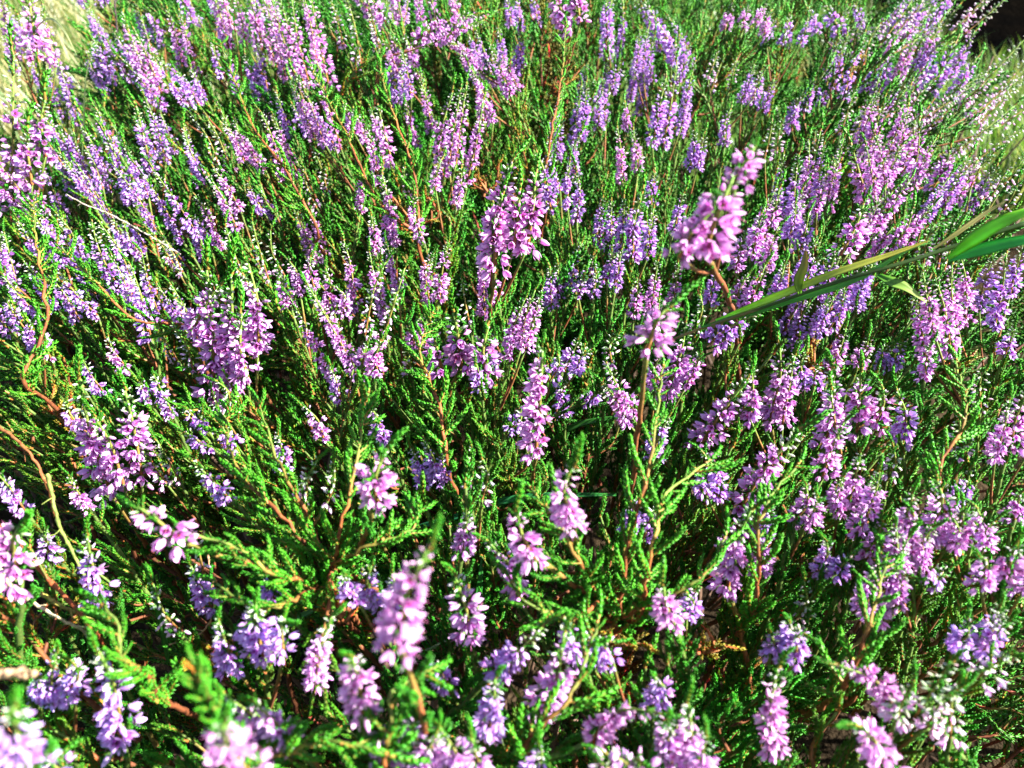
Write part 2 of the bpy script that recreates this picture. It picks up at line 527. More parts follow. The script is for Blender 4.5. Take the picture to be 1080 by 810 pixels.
H = {'h': 1}
SPIKES = [
 # --- near and mid sprigs with hand-set stems ---
 (218,285,226,420,36,'p',.84,{'h':1,'side':(-.8,-.4,-.2),'root':(345,602,1.1),'dens':1.3,'sub':[(262,278,272,370,30),(244,290,252,405,38),(232,300,204,350,28),(255,330,262,400,30)],'tip':1.3}),
 (85,400,118,522,38,'p',.86,{'h':1,'root':(175,600,1.2),'sub':[(132,412,150,505,34),(100,440,130,510,32)]}),
 (572,366,565,478,34,'b',.70,{'h':1,'side':(-.9,-.5,0),'root':(578,560,1.4),'sp':.007,'shs':.7,'dens':1.15,'tip':.7}),
 (774,186,742,266,50,'b',.42,{'h':1,'root':(775,335,1.75),'sp':.012,'shs':.5,'tip':.4,'dens':1.2,'sub':[(796,156,776,192,26),(752,222,716,272,34)]}),
 (706,322,683,368,40,'b',.54,{'h':1,'root':(662,560,1.5),'sp':.011,'shs':.6,'dens':1.1}),
 (405,478,398,530,42,'b',.68,{'h':1,'root':(372,600,1.3),'side':(0,-.8,-.5),'tip':1.2}),
 (604,492,606,556,34,'b',.66,{'h':1,'root':(640,640,1.3),'side':(0,-.8,-.5),'tip':1.3}),
 (145,535,192,572,44,'b',.72,{'h':1,'root':(325,618,1.2),'side':(0,-.6,-.8)}),
 (20,556,22,612,46,'b',.75,{'h':1,'side':(0,-.8,-.5)}),
 (545,540,565,590,36,'b',.72,{'h':1,'side':(0,-.8,-.5),'root':(640,660,1.3)}),
 (452,578,420,682,42,'b',.52,{'h':1,'root':(455,800,1.3),'side':(-.4,-.7,-.5),'dens':.9}),
 (372,694,382,752,40,'b',.72,{'h':1,'side':(0,-.8,-.5)}),
 (820,705,815,790,34,'b',.85,{'h':1,'side':(0,-.9,-.2),'tip':1.5}),
 (236,762,262,815,42,'b',.58,{'h':1,'side':(0,-.8,-.5)}),
 (14,745,30,805,46,'v',.56,{'h':1,'side':(0,-.8,-.5)}),
 (595,668,572,745,38,'p',.82,{'h':1,'side':(-.3,-.8,-.5)}),
 (885,702,945,748,30,'b',.85,{'h':1,'side':(.2,-.8,-.5)}),
 (905,765,935,815,44,'b',.8,{'h':1,'side':(0,-.8,-.6),'dens':.8}),
 (700,618,710,655,32,'b',.82,{'h':1}),
 (843,455,782,535,36,'p',.88,{'h':1,'side':(-.4,-.6,-.7),'root':(700,640,1.2)}),
 (788,400,738,470,32,'p',.90,{'h':1,'side':(-.5,-.6,-.5)}),
 (692,752,622,782,28,'b',.85,{'h':1,'side':(0,-.7,-.7)}),
 (105,688,128,782,44,'v',.80,{'h':1}),
 (480,608,492,662,40,'p',.85,{'h':1,'side':(.2,-.8,-.5)}),
 # --- upper left ---
 (30,-6,40,60,30,'p',.8,{'root':(42,230,1.1)}), (14,78,12,222,40,'p',.8,{'sub':[(48,105,48,165,30),(30,140,34,195,30)],'root':(36,290,1.1)}),
 (52,64,66,122,13,'v',1.05),(92,8,108,46,13,'v',1),(94,58,108,90,12,'v',1.05),(132,20,148,74,14,'p',.95),(144,10,158,42,12,'v',1.05),
 (178,16,191,66,14,'p',.95),(164,64,198,108,15,'v',.95),(117,48,138,84,10,'v',1.05),(106,122,124,158,18,'v',.95),(114,150,140,210,22,'v',.92),
 (146,122,160,180,19,'v',.95),(58,145,78,206,14,'v',1),(80,145,96,188,14,'v',1),(150,184,190,250,16,'v',.9),(196,140,212,192,16,'v',.95),
 (224,192,248,238,17,'p',.9),(250,130,270,168,14,'p',.92),(278,126,298,186,12,'p',.9),(224,-6,240,46,18,'p',.9),(262,-6,276,48,20,'p',.9),
 (270,50,276,102,11,'v',1),(298,8,320,86,16,'p',.9),(328,-4,346,86,20,'p',.88),(332,78,358,152,14,'p',.9),(318,106,342,152,14,'v',.95),
 (64,232,86,275,16,'v',.92),(100,242,124,300,22,'v',.9),(290,-6,294,40,10,'v',1),(140,288,158,352,24,'v',.92),(268,240,282,290,12,'w',.92),
 (202,238,216,272,14,'v',1),(95,-8,104,4,10,'v',1.05),(202,-8,212,24,12,'v',1),(20,20,26,50,14,'v',1.1),(0,250,8,300,14,'v',.95),(8,318,26,346,18,'v',.95),
 (34,340,38,366,16,'v',.97),(48,358,54,378,14,'w',.95),(240,60,252,96,11,'v',1),(170,120,184,158,12,'v',1.03),
 # --- upper middle ---
 (364,-4,380,66,17,'w',.9),(390,-6,406,22,20,'p',.9),(494,18,442,42,20,'p',.9,{'side':(0,-.6,-.8)}),(428,42,440,78,16,'p',.92),(476,48,502,68,14,'p',.95),
 (584,-4,600,32,32,'b',.85,{'sub':[(610,-6,612,24,26)],'root':(578,140,1.1)}),(520,54,537,96,16,'p',.92),(504,38,518,78,12,'v',1),(400,118,413,170,20,'p',.88),
 (374,118,386,148,12,'p',.92),(410,58,420,106,14,'v',.95),(476,108,468,182,20,'p',.86,{'root':(470,330,1.12)}),(508,114,494,186,18,'p',.86),(486,182,482,214,16,'p',.9),
 (384,186,380,218,17,'p',.9),(404,192,411,248,20,'p',.87),(392,232,396,264,16,'p',.9),(438,212,446,250,19,'p',.88),
 (540,172,522,288,38,'b',.72,{'sub':[(565,182,556,262,36),(548,200,542,262,34),(530,205,520,250,28)],'root':(505,420,1.3),'sp':.006,'shs':.7,'tip':.8,'h':1}),
 (592,132,588,166,13,'v',.95),(568,168,580,218,20,'v',.92),(608,188,608,230,18,'v',.9),(656,8,652,62,13,'v',.98),(684,8,716,62,20,'v',.95),
 (690,44,688,84,13,'v',1),(712,78,700,150,18,'v',.95),(660,112,663,134,12,'p',.95),(652,142,656,188,13,'p',.93),(612,98,604,152,14,'v',1),(628,90,632,132,13,'v',1),
 (676,212,668,268,26,'v',.9),(645,218,645,262,16,'v',.93),(720,208,712,240,14,'v',.95),(640,70,634,100,10,'v',1.05),(726,100,718,140,12,'v',1.02),(668,70,664,104,11,'v',1.04),
 (545,-4,550,30,12,'v',1),(455,-6,462,24,14,'p',.95),(430,-6,426,22,12,'v',1),
 # --- upper right ---
 (728,50,722,72,13,'v',1),(790,10,784,30,14,'p',.95),(832,20,826,46,14,'v',.95),(872,8,886,32,20,'v',.95),(882,52,868,108,15,'v',.95),(856,86,850,114,12,'v',1),
 (732,142,728,174,18,'v',.92),(864,148,854,218,20,'p',.88),(930,112,914,172,24,'p',.9),(900,160,914,208,26,'p',.9),(842,172,838,238,20,'v',.9),(968,136,958,198,22,'p',.9),
 (1000,162,984,198,22,'p',.9),(1082,40,1020,106,16,'w',.85),(1004,52,982,94,24,'v',.92),(1086,82,1030,122,14,'w',.85),(1062,118,1000,166,15,'w',.87),(964,-4,932,42,18,'w',.92),
 (990,-4,954,34,18,'v',.95),(1008,10,976,48,16,'w',.92),(1018,172,994,218,20,'v',.9),(1050,180,1038,208,15,'w',.92),(938,208,914,248,26,'p',.88),(908,222,888,266,30,'p',.86),
 (802,232,794,270,24,'p',.88),(852,230,844,264,20,'v',.9),(1072,196,1060,220,14,'w',.92),(880,175,874,205,18,'p',.92),(938,60,926,96,16,'v',.97),(912,20,900,58,14,'w',.97),
 (948,160,934,200,20,'p',.93),(1040,90,985,130,12,'w',.95),(900,100,888,138,14,'w',.97),(980,90,950,130,16,'w',.95),(825,130,820,160,14,'w',.97),(770,120,765,150,11,'v',1),
 (1046,-4,1010,30,14,'w',.9),(820,205,806,250,22,'p',.92),(960,225,940,262,20,'p',.9),(985,240,975,275,16,'w',.92),(880,270,862,312,24,'v',.92),(920,280,905,320,20,'v',.93),
 # --- middle left ---
 (296,290,306,320,15,'p',.92),(344,288,346,322,18,'p',.9),(312,325,354,402,18,'p',.86,{'side':(-.3,-.6,-.4)}),(162,396,172,420,15,'v',.95),(174,420,182,438,10,'v',1),
 (196,430,212,448,16,'v',.95),(196,456,218,470,15,'v',.95),(234,446,248,474,14,'v',.95),(204,488,242,526,16,'v',.9),(320,428,341,462,13,'p',.93),(294,458,302,494,9,'v',.98),
 (335,485,322,528,24,'w',.86,{'sub':[(352,488,346,528,20)]}),(-4,498,26,538,16,'v',.9),(120,230,135,262,14,'v',1),(46,560,52,590,14,'v',1),
 # --- middle ---
 (364,262,374,322,20,'p',.88),(392,274,406,328,18,'p',.88),(424,292,404,356,18,'w',.78,{'root':(425,470,1.2)}),(388,362,382,384,18,'p',.86),(402,360,398,396,20,'b',.84),
 (472,262,464,312,19,'p',.88),(488,300,494,336,14,'w',.9),(520,258,526,314,16,'p',.87),(478,330,486,386,36,'p',.87,{'root':(470,460,1.1)}),(552,322,540,372,22,'p',.87),
 (610,358,594,392,20,'v',.9),(652,352,646,386,14,'w',.9),(640,384,672,438,15,'p',.87),(612,262,602,302,15,'v',.95),(390,428,405,464,24,'v',.92),(448,464,462,504,20,'v',.92),
 (497,472,499,524,15,'w',.88),(548,432,538,452,18,'v',.95),(640,414,618,424,9,'v',.97),(724,340,700,420,24,'p',.9),(706,438,690,482,20,'v',.9),(655,268,650,300,16,'v',.95),(628,290,626,310,12,'v',.97),
 # --- middle right ---
 (800,330,748,362,26,'v',.92),(822,362,812,442,28,'p',.87,{'root':(830,600,1.15)}),(850,372,848,404,18,'v',.92),(878,388,870,472,30,'p',.85),(908,392,904,456,30,'p',.86),(890,446,868,502,24,'p',.88),
 (742,478,756,524,18,'v',.92),(988,302,1002,372,26,'p',.87),(1012,272,1018,334,22,'p',.88),(982,362,975,398,18,'p',.88),(946,412,950,464,24,'v',.9),(1060,276,1050,338,24,'v',.9),
 (1086,412,1066,472,26,'p',.87),(908,478,894,534,20,'p',.88),(928,498,906,562,24,'p',.86),(988,506,976,572,32,'p',.84),(1070,346,1060,374,18,'v',.93),(760,290,748,318,18,'v',.95),
 (805,285,790,322,20,'p',.93),(942,470,936,500,18,'w',.93),(1040,390,1034,430,18,'w',.93),(1012,440,1004,480,18,'w',.92),(828,280,822,315,18,'v',.95),
 # --- lower ---
 (92,566,108,628,32,'v',.88),(60,688,68,738,20,'v',.92),(270,638,278,692,38,'v',.86),(350,650,334,722,24,'p',.84,{'root':(352,600,1.12)}),(236,732,298,782,30,'p',.82),(276,616,290,632,14,'v',.95),
 (494,540,488,584,20,'p',.86),(516,572,546,628,22,'p',.84),(392,596,402,638,28,'v',.88),(572,662,522,712,32,'v',.86),(522,716,516,772,34,'v',.84),(600,656,612,692,22,'v',.86),
 (438,758,434,804,26,'p',.82),(464,768,486,806,32,'p',.82),(466,700,474,722,14,'v',.95),(618,668,632,696,20,'v',.9),(690,714,688,748,16,'v',.9),(640,795,668,815,26,'p',.84),
 (676,528,664,562,18,'v',.92),(792,538,768,618,36,'p',.84,{'root':(790,740,1.1)}),(832,656,824,688,20,'v',.9),(726,742,728,818,28,'p',.83),(1004,698,962,760,26,'w',.82),
 (1012,720,1002,778,24,'w',.84),(872,572,864,604,14,'v',.92),(898,588,882,604,12,'v',.93),(958,568,924,656,26,'p',.85,{'root':(900,740,1.1)}),(964,544,962,602,26,'p',.87),(1072,574,1062,614,32,'p',.85),
 (1056,640,1022,684,22,'v',.86),(1068,690,1040,712,18,'w',.86),(1030,536,1024,572,22,'p',.87),(1078,520,1070,548,18,'p',.9),(850,512,840,548,18,'p',.9),(1000,600,988,616,10,'v',.95),
 (60,800,70,815,16,'v',.9),(570,790,566,815,16,'v',.9),
]
# thinner flowering of the far parts of the bush, between the sprigs above
rf = np.random.default_rng(91); fill = 0; tr = 0
while len(SPIKES) < 298 and tr < 4000:
    tr += 1
    x = rf.uniform(0, 1080); y = rf.uniform(0, 420) if rf.random() < .7 else rf.uniform(420, 640)
    if (560 < x < 900 and y < 200 and rf.random() < .5) or (x < 100 and y < 60): continue
    if y > 420 and not (x > 720 or x < 230): continue
    if any(math.hypot(x - (e[0] + e[2]) / 2, (y - (e[1] + e[3]) / 2) * .6) < 24 for e in SPIKES): continue
    if x > 980 and y < 200: continue
    ln = rf.uniform(26, 52); u = (x - 600) / 540
    SPIKES.append((x + u * ln * .35, y - ln / 2, x - u * ln * .35, y + ln / 2, rf.uniform(12, 17), 'vwpv'[int(rf.integers(0, 4))], rf.uniform(.93, 1.0)))
rs = random.Random(17)
def with_side_spikes(e):
    o = dict(e[7]) if len(e) > 7 else {}
    if o.get('h'): return e
    e = list(e)
    if e[1] < 330:
        e[4] *= .86; mx = (e[0] - e[2]) * .14; my = (e[1] - e[3]) * .14
        e[0] += mx; e[1] += my; e[2] -= mx * .6; e[3] -= my * .6
        if not o.get('sub'):
            x1, y1, x2, y2, w = e[:5]; u = (x1 - 600) / 540; sub = []
            for k in range(rs.choice((2, 2, 3) if y1 < 70 else (1, 2, 2) if x1 < 330 or x1 > 780 else (0, 1, 1, 2))):
                dx = rs.choice((-1, 1)) * rs.uniform(7, 24); dy = rs.uniform(-14, 22); l = rs.uniform(.7, 1.1); tw = u * 6 + rs.uniform(-4, 4)
                sub.append((x1 + dx + tw, y1 + dy, x1 + dx + (x2 - x1) * l, y1 + dy + (y2 - y1) * l, rs.uniform(9, 14), rs.uniform(.97, 1.04)))
            if sub: o['sub'] = sub
        return tuple(e[:7]) + (o,)
    e = tuple(e)
    if o.get('sub') or e[4] < 15 or rs.random() < .5: return e
    x1, y1, x2, y2, w = e[:5]; sub = []
    for k in range(1 if w < 20 else 2):
        sg = rs.choice((-1, 1)) if k == 0 else -sg
        dx = sg * rs.uniform(.45, .85) * w; a = rs.uniform(.15, .5); b = rs.uniform(.75, 1.15)
        sub.append((x1 + (x2 - x1) * a + dx * 1.3, y1 + (y2 - y1) * a, x1 + (x2 - x1) * b + dx, y1 + (y2 - y1) * b + 3, w * rs.uniform(.75, .95), rs.uniform(.97, 1.02)))
    o['sub'] = sub
    return tuple(e[:7]) + (o,)
SPIKES = [with_side_spikes(e) for e in SPIKES]
SPRIGS = [build_sprig(e, i) for i, e in enumerate(SPIKES)]

# labels: tone, size, lean, then what it stands beside
LAND = [("the grass stalk with broad leaves", 880, 290), ("the big pink flower cluster in the upper middle", 545, 225), ("the big lilac cluster in the left half", 240, 345),
        ("the huge blurred pink spike in the upper right", 755, 215), ("the slim upright pink spike in the middle", 568, 425), ("the bright blurred pink tuft at the centre left", 402, 505),
        ("the tall orange stem", 672, 500), ("the bare dark gap low in the middle left", 175, 680), ("the upright pink spike with green tip, bottom right", 818, 745),
        ("the black shade patch in the top right corner", 1062, 70), ("the yellow grass in the top left corner", 30, 20), ("the lower left corner", 10, 800), ("the lower right corner", 1070, 800),
        ("the photo's left edge", 5, 330), ("the photo's right edge", 1075, 480), ("the middle of the top edge", 540, 5), ("the middle of the bottom edge", 540, 805),
        ("the crossing dry straws at lower right", 960, 650), ("the brown dry twigs near the left edge", 20, 470), ("the blurred leafy tip in the lower left", 225, 740),
        ("the lilac cluster halfway down the left side", 115, 470), ("the orange-brown patch in the upper middle", 435, 200), ("the dark hollow right of centre", 630, 470)]
TW = {'p': 'pink', 'b': 'bright pink', 'v': 'violet', 'w': 'pale budding'}
seen = set()
NUM = {1: 'single', 2: 'two-spiked', 3: 'three-spiked', 4: 'four-spiked', 5: 'five-spiked'}
def place_label(look, x, y):
    """the look of a sprig, the landmark it touches if any, and where in the photo it stands"""
    near = sorted((math.hypot(l[1] - x, l[2] - y), l) for l in LAND)[0]
    by = f" beside {near[1][0]}" if near[0] < 45 and len(near[1][0].split()) <= 6 else ''
    s_ = f"{look} sprig{by}, {round(x / 10.8)}% across and {round(y / 8.1)}% down the photo"
    while s_ in seen or len(s_.split()) > 16:
        s_ = f"{look} sprig, {x / 10.8:.1f}% across and {y / 8.1:.1f}% down the photo"; 
        if s_ not in seen: break
        x += .6
    seen.add(s_); return s_

HAND = {0: 'big dense lilac cluster of several spikes on an orange stem, left half', 1: 'wide lilac cluster halfway down the left side beside the brown twigs',
        2: 'slim upright pink spike with white buds on its sunny side, photo centre', 3: 'huge blurred pink spike closest to the lens, upper right',
        4: 'bright blurred pink tuft topping the tall orange stem right of centre', 5: 'bright pink blurred tuft on an upright green shoot, centre left',
        6: 'bright pink tuft with green tip standing just above the leafy centre stems', 7: 'bright pink nodding tuft at the end of the branch reaching left',
        8: 'bright pink tuft beside the orange stem crossing the left edge', 9: 'drooping bright pink tuft just right of the thin blue-green grass blade',
        10: 'long blurred pink spike with plump buds low in the middle', 11: 'blurred pink tuft with white buds low left of the middle',
        12: 'upright pink spike with fresh green tip in the bottom right', 13: 'very blurred pink tuft cut off by the bottom edge at left',
        14: 'blurred violet tuft filling the bottom left corner'}
for i, (o, x, y, w, tone, ln, dr) in enumerate(SPRIGS):
    if i in HAND:
        o['label'] = HAND[i]; seen.add(HAND[i])
    else:
        sz = 'tiny' if ln < 42 else 'short' if ln < 60 else 'long' if ln > 95 else ''
        lean = '' if abs(dr[0]) < .25 * max(1, dr[1]) else ('left-leaning' if dr[0] < 0 else 'right-leaning')
        th_ = 'plump' if w > 28 else ('thin' if w < 14 else '')
        ns = sum(1 for c in o.children if c.name.startswith('flower_spike'))
        o['label'] = place_label(' '.join(f"{sz} {lean} {NUM.get(ns, '')} {th_} {TW[tone]}".split()), min(1079, max(1, x)), min(809, max(1, y)))
    o['group'] = 'flowering heather sprigs of the bush'

# ------------------------------------------------------------------ green shoots without flowers
def lean_at(px, py):
    """how the bush fans out: sideways lean grows to both sides"""
    u = (px - 600) / 540
    return np.array([0.75 * u + 0.15 * (-1 if u < 0 else 1) * min(1, abs(u) * 3) * 0.5, 0.25 * (1 - py / 810), 1.0])

def green_proto(seed, L, lo, dry=0.0):
    """stem + foliage pieces of one leafy branch, growing along +Z"""
    rng = np.random.default_rng(seed)
    bx, by = rng.normal(size=2) * .10
    pts = [(0, 0, 0), (bx * .2 * L, by * .2 * L, L * .4), (bx * L, by * L, L * .75), (bx * 1.6 * L, by * 1.5 * L, L)]
    path = curve(pts, 16)
    stems = [tube(path, np.linspace(.0011, .0005, 16), stem_cols(16, rng, .45) * .8, 5, 2, .25)]
    lib = SHOOT_LO if lo else SHOOT
    groups = {}
    def add(path, sp, t0, sc):
        for R, p, r, t in shoots_along(path, rng, sp, t0=t0):
            groups.setdefault(int(r * len(lib)), []).append((R * sc * (.7 + .5 * r) * (1.15 - .4 * t), p))
    for k in range(3):
        i = int(4 + k * 2.5 + rng.random()); b = path[i]; d = nrm(path[i + 1] - path[i])
        o = frame(d, rng.random() * 6.28)[:, 0]; ln = L * rng.uniform(.3, .45)
        e = b + (d * .85 + o * .45) * ln
        p2 = curve([b, b + (d * .3 + o * .35) * ln, e], 9)
        stems.append(tube(p2, np.linspace(.0009, .0004, 9), stem_cols(9, rng), 4, 2)); add(p2, .0042, .15, .8)
        groups.setdefault(1, []).append((frame(nrm(e - b)) * .9, e))
    add(path, .0046, .15, 1.0)
    groups.setdefault(1, []).append((frame(nrm(path[-1] - path[-2])) * 1.1, path[-1]))
    fo = []
    gt = np.array([[(.9, 1.2, 1.7, 1.1, 2.2, 1.3)[seed % 6], rng.uniform(.9, 1.25), 1]])
    for i, l in groups.items():
        tn = rng.uniform(.75, 1.25, size=(len(l), 1)) * gt
        fo.append(scatter(lib[i], [a for a, b in l], [b for a, b in l], tn))
    return join(stems), join(fo)

GP = {}
for lo in (False, True):
    GP[lo] = []
    for k in range(6):
        s, f = green_proto(300 + k + 50 * lo, (0.075, .09, .10, .085, .11, .095)[k], lo)
        GP[lo].append((s, f, mesh_of('stem', s), mesh_of('foliage', f)))

def rot4(z, spin, sc):
    return Matrix((frame(z, spin) * sc).tolist()).to_4x4()

GAPS = [(300, 365, 34), (632, 462, 62), (200, 655, 100), (440, 700, 50), (320, 690, 60), (60, 640, 40), (250, 600, 40), (380, 640, 30), (500, 720, 40), (600, 700, 30), (805, 650, 45), (660, 720, 40), (1010, 660, 60), (1040, 770, 60),
        (610, 240, 32), (735, 165, 42), (870, 740, 25), (560, 620, 30), (200, 760, 50), (700, 130, 35), (790, 120, 45), (100, 340, 25), (740, 385, 25),
        (910, 620, 30), (260, 560, 30), (870, 500, 22), (330, 740, 30), (150, 440, 15), (410, 380, 15), (280, 110, 25), (620, 300, 22), (440, 430, 18)]
def gap(px, py):
    p = at(px, py, .45); return max([0, 2.2 * (noise.noise(Vector((px * .011, py * .016, 7.7))) - .06)] + [1 - max(0, (math.hypot(px - a, py - b) - r * .6) / (r * .7)) for a, b, r in GAPS])
rg = np.random.default_rng(5)
count = 0; tries = 0
placed = []
while count < 230 and tries < 6000:
    tries += 1
    px = rg.uniform(-20, 1100); py = rg.uniform(-15, 880)
    # the upper left of the bush shows more green than flowers, the far right more flowers
    D = canopy_depth(px, py) * rg.uniform(1.0, 1.14)
    if gap(px, py) > .2 or (py > 480 and rg.random() < .55): continue
    if any(abs(px - (a + c) / 2) < w_ * .4 + 4 and b - 6 < py < d + 34 for a, b, c, d, w_ in [e[:5] for e in SPIKES]): continue
    wpx = 42 * .45 / D
    if any(abs(px - a) + abs(py - b) < wpx * .75 for a, b in placed): continue
    if px < 150 - .7 * py: continue
    if px > 960 + (py) * .25 and py < 290: continue
    placed.append((px, py))
    tip = at(px, py, D)
    if any(False for _ in ()): pass
    lo = D > .45
    s, f, ms, mf = GP[lo][int(rg.integers(0, 6))]
    zdir = nrm(lean_at(px, py) + rg.normal(size=3) * .13)
    L = 0.095 * rg.uniform(.8, 1.2)
    base = tip - zdir * L
    t = thing('heather_shoot', 'green leafy heather shoot without flowers, among the flowering sprigs of the bush', 'heather shoot', base, 'green heather shoots of the bush')
    t.matrix_basis = Matrix.Translation(Vector(base)) @ rot4(zdir, rg.random() * 6.28, rg.uniform(.9, 1.15))
    link('stem', ms, t); link('foliage', mf, t)
    count += 1

fresh = [mesh_of('leafy_shoot', Piece(p.v, p.f, p.c * np.array([1.9, 1.5, 1.4]), p.m)) for p in SHOOT]
def fresh_branch(pts, label, seed, spacing=.0034, size=1.0):
    r = np.random.default_rng(seed)
    K = [at(x, y, canopy_depth(x, y) * f) for x, y, f in pts]
    K = [K[0] + np.array([r.normal() * .006, .012, -.05]), K[0] + np.array([0, .003, -.015])] + [k + r.normal(size=3) * .0025 for k in K]
    P = curve(K, 34); P[1:-1] += r.normal(size=(32, 3)) * .00045
    o = P[0]
    t = thing('heather_branch', label, 'heather branch', o, 'fresh leafy branches on orange stems')
    cols = stem_cols(34, r, .6) * np.array([1.25, 1.15, 1.0]) * r.uniform(.6, 1.3, (34, 1))
    part('stem', tube(P, np.linspace(.0010, .00035, 34), cols, 6, 2, .45), t, o)
    L = np.linalg.norm(np.diff(P, axis=0), axis=1).sum(); s = 0; k = 0
    cum = np.concatenate([[0], np.cumsum(np.linalg.norm(np.diff(P, axis=0), axis=1))])
    view = nrm(CAM - P[17])
    for R, p, rr, tt in shoots_along(P, r, spacing * .85, t0=.22):
        i = min(32, int(np.searchsorted(cum, tt * L)));
        d = nrm(P[i + 1] - P[i]) if i < 33 else nrm(P[-1] - P[-2])
        sd = nrm(np.cross(d, view)) * (1 if (k % 2) ^ (r.random() < .2) else -1); k += 1
        if r.random() < .12: continue
        ax = nrm(sd * r.uniform(.25, 1.1) + d * r.uniform(.6, 1.1) + view * r.normal() * .7 + np.array([0, 0, .15]))
        x = nrm(d - ax * (d @ ax)); y = np.cross(ax, x)
        c = link('leafy_shoot', fresh[min(4, int(rr * 3 + (1 - tt) * 2))], t)
        c.matrix_local = Matrix.Translation(Vector(p - o)) @ Matrix((np.stack([x, y, ax], 1) * size * r.choice([.5, .8, 1.0, 1.15, 1.3]) * (1.1 - .35 * tt)).tolist()).to_4x4()
    c = link('leafy_shoot', fresh[1], t)
    c.matrix_local = Matrix.Translation(Vector(P[-1] - o)) @ Matrix((frame(P[-1] - P[-3]) * size).tolist()).to_4x4()
for k, (pts, lab) in enumerate([
    ([(348, 612, 1.0), (318, 545, .90), (285, 478, .84), (268, 420, .82)], 'fresh green branch rising up left from the left fork towards the big lilac cluster'),
    ([(346, 612, 1.0), (300, 560, .90), (255, 500, .88), (232, 430, .88)], 'fresh green branch left of its twin, running from the left fork towards the upper left'),
    ([(342, 614, 1.0), (290, 608, .88), (240, 585, .82), (196, 560, .78)], 'fresh green branch reaching left from the fork to the bright nodding tuft'),
    ([(350, 612, 1.0), (362, 560, .88), (380, 500, .80), (394, 420, .78)], 'upright fresh green branch from the left fork, behind the bright blurred tuft'),
    ([(350, 614, 1.0), (385, 580, .90), (420, 560, .88), (440, 540, .88)], 'short fresh green branch leaning right from the left fork'),
    ([(340, 622, 1.0), (300, 640, .90), (262, 640, .88), (228, 622, .88)], 'low fresh green branch stretching left below the left fork'),
    ([(656, 636, 1.0), (662, 560, .88), (672, 480, .80), (694, 380, .76)], 'tall fresh green branch on the orange stem rising from the right fork'),
    ([(650, 640, 1.0), (620, 600, .88), (590, 550, .82), (560, 520, .86)], 'fresh green branch from the right fork up to the slim upright pink spike'),
    ([(660, 636, 1.0), (690, 580, .86), (716, 530, .82), (742, 480, .80)], 'fresh green branch leaning right from the right fork'),
    ([(645, 644, 1.0), (600, 645, .90), (565, 630, .86), (535, 606, .85)], 'fresh green branch reaching left from the right fork'),
    ([(664, 640, 1.0), (705, 622, .90), (735, 600, .88), (762, 562, .86)], 'low fresh green branch reaching right from the right fork'),
    ([(560, 790, .95), (590, 740, .88), (612, 700, .86), (628, 668, .86)], 'fresh green branch near the bottom edge below the right fork'),
    ([(405, 815, .90), (398, 770, .84), (410, 730, .80), (425, 700, .80)], 'upright fresh green branch at the bottom edge below the blurred pink spike'),
    ([(240, 815, .9), (290, 790, .85), (350, 778, .83), (405, 790, .83)], 'fresh green branch lying along the bottom edge at lower left'),
    ([(150, 720, .95), (140, 690, .85), (122, 665, .80), (112, 650, .80)], 'small fresh green branch above the violet tuft at lower left'),
    ([(800, 640, 1.0), (800, 590, .92), (812, 545, .88), (826, 500, .87)], 'fresh green branch right of centre rising beside pink spikes'),
    ([(1005, 560, 1.0), (1010, 500, .92), (1018, 440, .90), (1022, 380, .9)], 'tall fresh green branch near the right edge'),
    ([(30, 400, .95), (42, 330, .88), (38, 260, .85), (34, 215, .85)], 'fresh green branch on a brown stem near the left edge'),
    ([(440, 250, .98), (425, 180, .90), (412, 110, .87), (400, 50, .86)], 'tall fresh green branch in the upper middle rising from the rust-orange twig'),
    ([(440, 250, .98), (400, 200, .90), (360, 140, .88), (325, 70, .88)], 'long fresh green branch slanting to the upper left from the rust-orange twig'),
    ([(578, 200, .98), (585, 140, .90), (590, 80, .88), (596, 20, .87)], 'upright fresh green branch below the pink cluster at the top edge'),
    ([(330, 240, .98), (300, 180, .90), (262, 120, .88), (235, 50, .88)], 'long fresh green branch slanting up left through the violet spikes'),
    ([(470, 480, 1.0), (462, 430, .92), (452, 380, .9), (455, 330, .9)], 'fresh green branch in the middle below the pink clusters'),
    ([(900, 720, 1.0), (905, 660, .92), (925, 610, .9), (935, 590, .9)], 'fresh green branch at lower right beside the dry straws'),
    ([(200, 345, 1.0), (150, 330, .94), (100, 300, .92), (60, 255, .92)], 'fresh green branch slanting left, left of the big lilac cluster')]):
    fresh_branch(pts, lab, 700 + k, .0034 if pts[0][1] > 400 else .0042)

